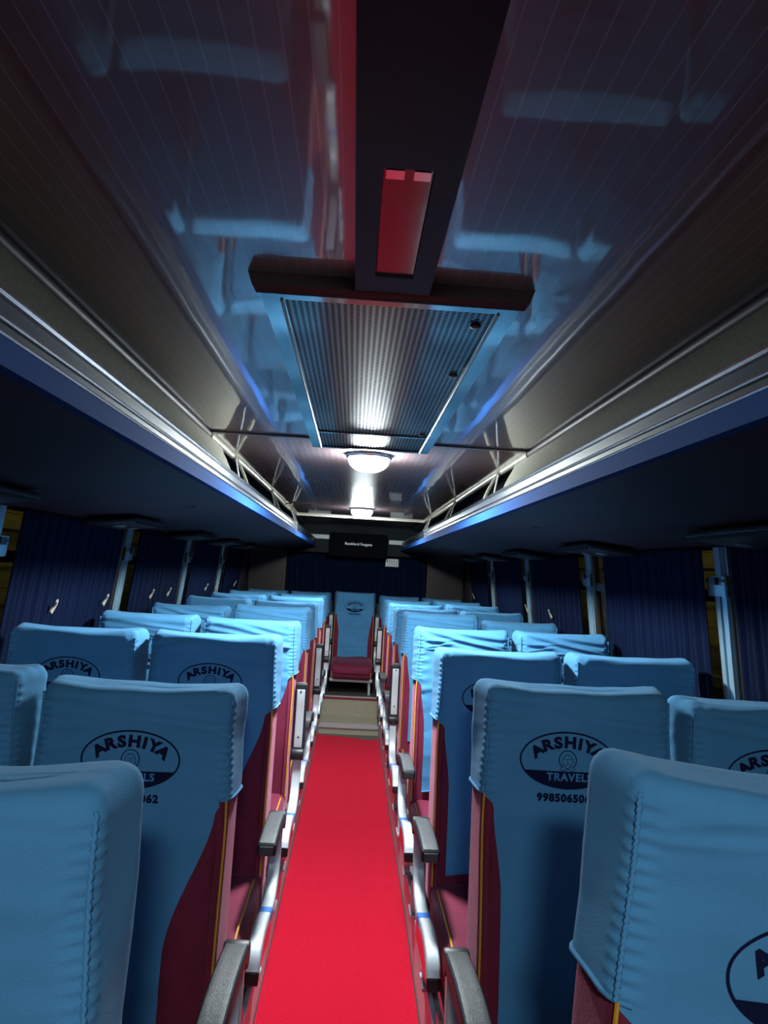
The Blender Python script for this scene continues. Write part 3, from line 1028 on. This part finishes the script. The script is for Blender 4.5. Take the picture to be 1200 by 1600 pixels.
# armrest, modelled lowered, pivot at the origin, pointing to -Y
def arm_meshes():
    def curve(p):
        p.z += .020 * math.sin(min(1, max(0, -p.y / .30)) * math.pi) * .6 + .012 * (-p.y / .3)
        return p
    q = MB(); q.rbox((0, -.140, .0), (.052, .305, .034), .007, 3, curve)
    body = q.mesh('armrest', RUBBER)
    q = MB(); q.rbox((0, -.143, .0165), (.045, .290, .006), .003, 2, curve); pad = q.mesh('arm_pad', ARMTOP)
    q = MB(); q.rbox((0, -.148, -.0185), (.034, .24, .005), .002, 2, curve)
    for y in (-.07, -.26):
        q.lathe([(.004, 0), (.004, -.0015), (.002, -.002)], (0, y, -.0215 + curve(Vector((0, y, 0))).z), 10, mi=1)
    under = q.mesh('arm_underplate', [ARMPL, DARK])
    q = MB(); q.rbox((0, -.2932, .012), (.038, .004, .024), .0015, 2); tip = q.mesh('arm_tip', ARMTOP)
    q = MB(); q.lathe([(.024, -.026), (.026, -.022), (.026, .022), (.024, .026)], (0, 0, -.004), 18, axis='x'); hub = q.mesh('arm_pivot', RUBBER)
    return body, pad, under, tip, hub
ARM, PAD, UNDER, TIP, HUB = arm_meshes()

def make_seat(x, yz, label, group, side=0, arm=None, var=0, z=PZ, dz=0.0, rec=0.0, both=False, lean=0.0):
    """side: -1 aisle on this seat's left (-x), +1 aisle on its right, 0 no aisle frame"""
    t = thing('bus_seat', label, 'bus seat', (x, yz, z), group)
    b = link('backrest', BACK_ME, t)
    c = link('cushion', CUSH_ME, t)
    cv = link('seat_cover', COVER_ME[var], b)
    em = link('printed_emblem', EMB_R[var] if x > .3 and yz < 7 else EMB_ME[var], b)
    if x > .3 and yz < 1: em.data = EMB_NEAR
    link('piping', PIPE_L, b); link('piping', PIPE_R, b)
    b.location.z = dz
    if x > .3 and yz < 1:
        b.rotation_euler.y = math.radians(4.5); b.location.x = -.078
    if rec:
        b.rotation_euler.x = -math.radians(rec)
        b.location.y -= 0.0
    link('seat_base', BASE_ME, t)
    link('leg', OLEG_ME, t)
    sides = [side] if side else []
    if both: sides = [-1, 1]
    for sd in sides:
        mir = (-sd, 1, 1)
        fr = link('side_frame', BAR_ME, t); fr.scale = (-1 if sd > 0 else 1, 1, 1)
        for nm, me in (('blue_tape_band', TAPE_ME), ('side_plate', PLATE_ME), ('end_cap', ENDC_ME)):
            link(nm, me, fr)
        if not both:
            for me in LEG_ME: link('leg', me, fr)
        am = link('armrest', ARM, t)
        am.location = (sd * FX, -.19 if both else -.09, .452)
        if both: fr.location.y = -.09
        for nm, me in (('arm_pad', PAD), ('arm_underplate', UNDER), ('arm_tip', TIP), ('arm_pivot', HUB)):
            link(nm, me, am)
        if arm == 'up':
            am.rotation_euler.x = -math.radians(88 + lean)
        else:
            am.rotation_euler.x = math.radians(lean)
    return t

ordn = ['nearest', 'second', 'third', 'fourth', 'fifth', 'sixth', 'seventh', 'eighth']
#        var  dz    arm    lean   (aisle seats, rows 1-8)
LEFT = [(6, .010, 'down', 0), (4, -.026, 'down', 0), (1, .006, 'down', 0), (3, -.004, 'up', 2), (4, .012, 'down', 0), (1, .0, 'up', 2), (4, .0, 'down', 0), (1, -.012, 'up', 0)]
RIGHT = [(0, .040, 'down', 0), (4, .012, 'down', 0), (1, -.004, 'down', 0), (2, -.0, 'down', 0), (4, .02, 'up', 4), (1, -.0, 'down', 0), (3, -.01, 'down', 0), (1, -.018, 'up', 0)]
XA, XW = .462, .902
desc_l = ['only its right corner and side showing', 'emblem half hidden', 'dark front, pale top edge',
          'bright gathered cover', 'flat lit front', 'shaded front', 'narrow bright strip', 'just before the rear bench']
desc_r = ['huge, at the lower right corner', 'emblem and phone number showing', 'dark front',
          'bright cover with tight gathers', 'sagging top, armrest raised', 'thin bright top', 'bright puckered edge near the step', 'just before the rear bench']
for i in range(8):
    zt = .78 * (i + 1.07)
    v, dz, arm, ln = LEFT[i]
    make_seat(-XA, zt, 'blue aisle seat on the left, %s row, %s' % (ordn[i], desc_l[i]), 'left aisle seats', 1, arm, v, dz=dz, lean=ln)
    v, dz, arm, ln = RIGHT[i]
    make_seat(XA, zt, 'blue aisle seat on the right, %s row, %s' % (ordn[i], desc_r[i]), 'right aisle seats', -1, arm, v, dz=dz, lean=ln)
    if i == 0: continue
    make_seat(-XW, zt, 'blue-covered window seat on the left, %s row from the camera, beside the left curtains' % ordn[i], 'left window seats', 0, None, (i * 3) % 5, dz=(.0, -.006, .004)[i % 3])
    make_seat(XW, zt, 'blue-covered window seat on the right, %s row from the camera, beside the right curtains' % ordn[i], 'right window seats', 0, None, (i * 2 + 1) % 5, dz=(.004, -.004, .0)[i % 3])
rear = [(-.905, 'far left'), (-.462, 'left of middle'), (0.0, 'middle'), (.462, 'right of middle'), (.905, 'far right')]
for k_, (x, nm) in enumerate(rear):
    lab = 'blue-covered seat of the rear bench facing down the aisle, whole front in view' if k_ == 2 else 'blue-covered rear bench seat at the %s, only its top showing' % nm
    make_seat(x, 7.42, lab, 'rear bench seats', 0, 'up', (0, 1, 5, 1, 0)[k_], z=.225 if k_ != 2 else .245, dz=-.05, both=(k_ == 2))
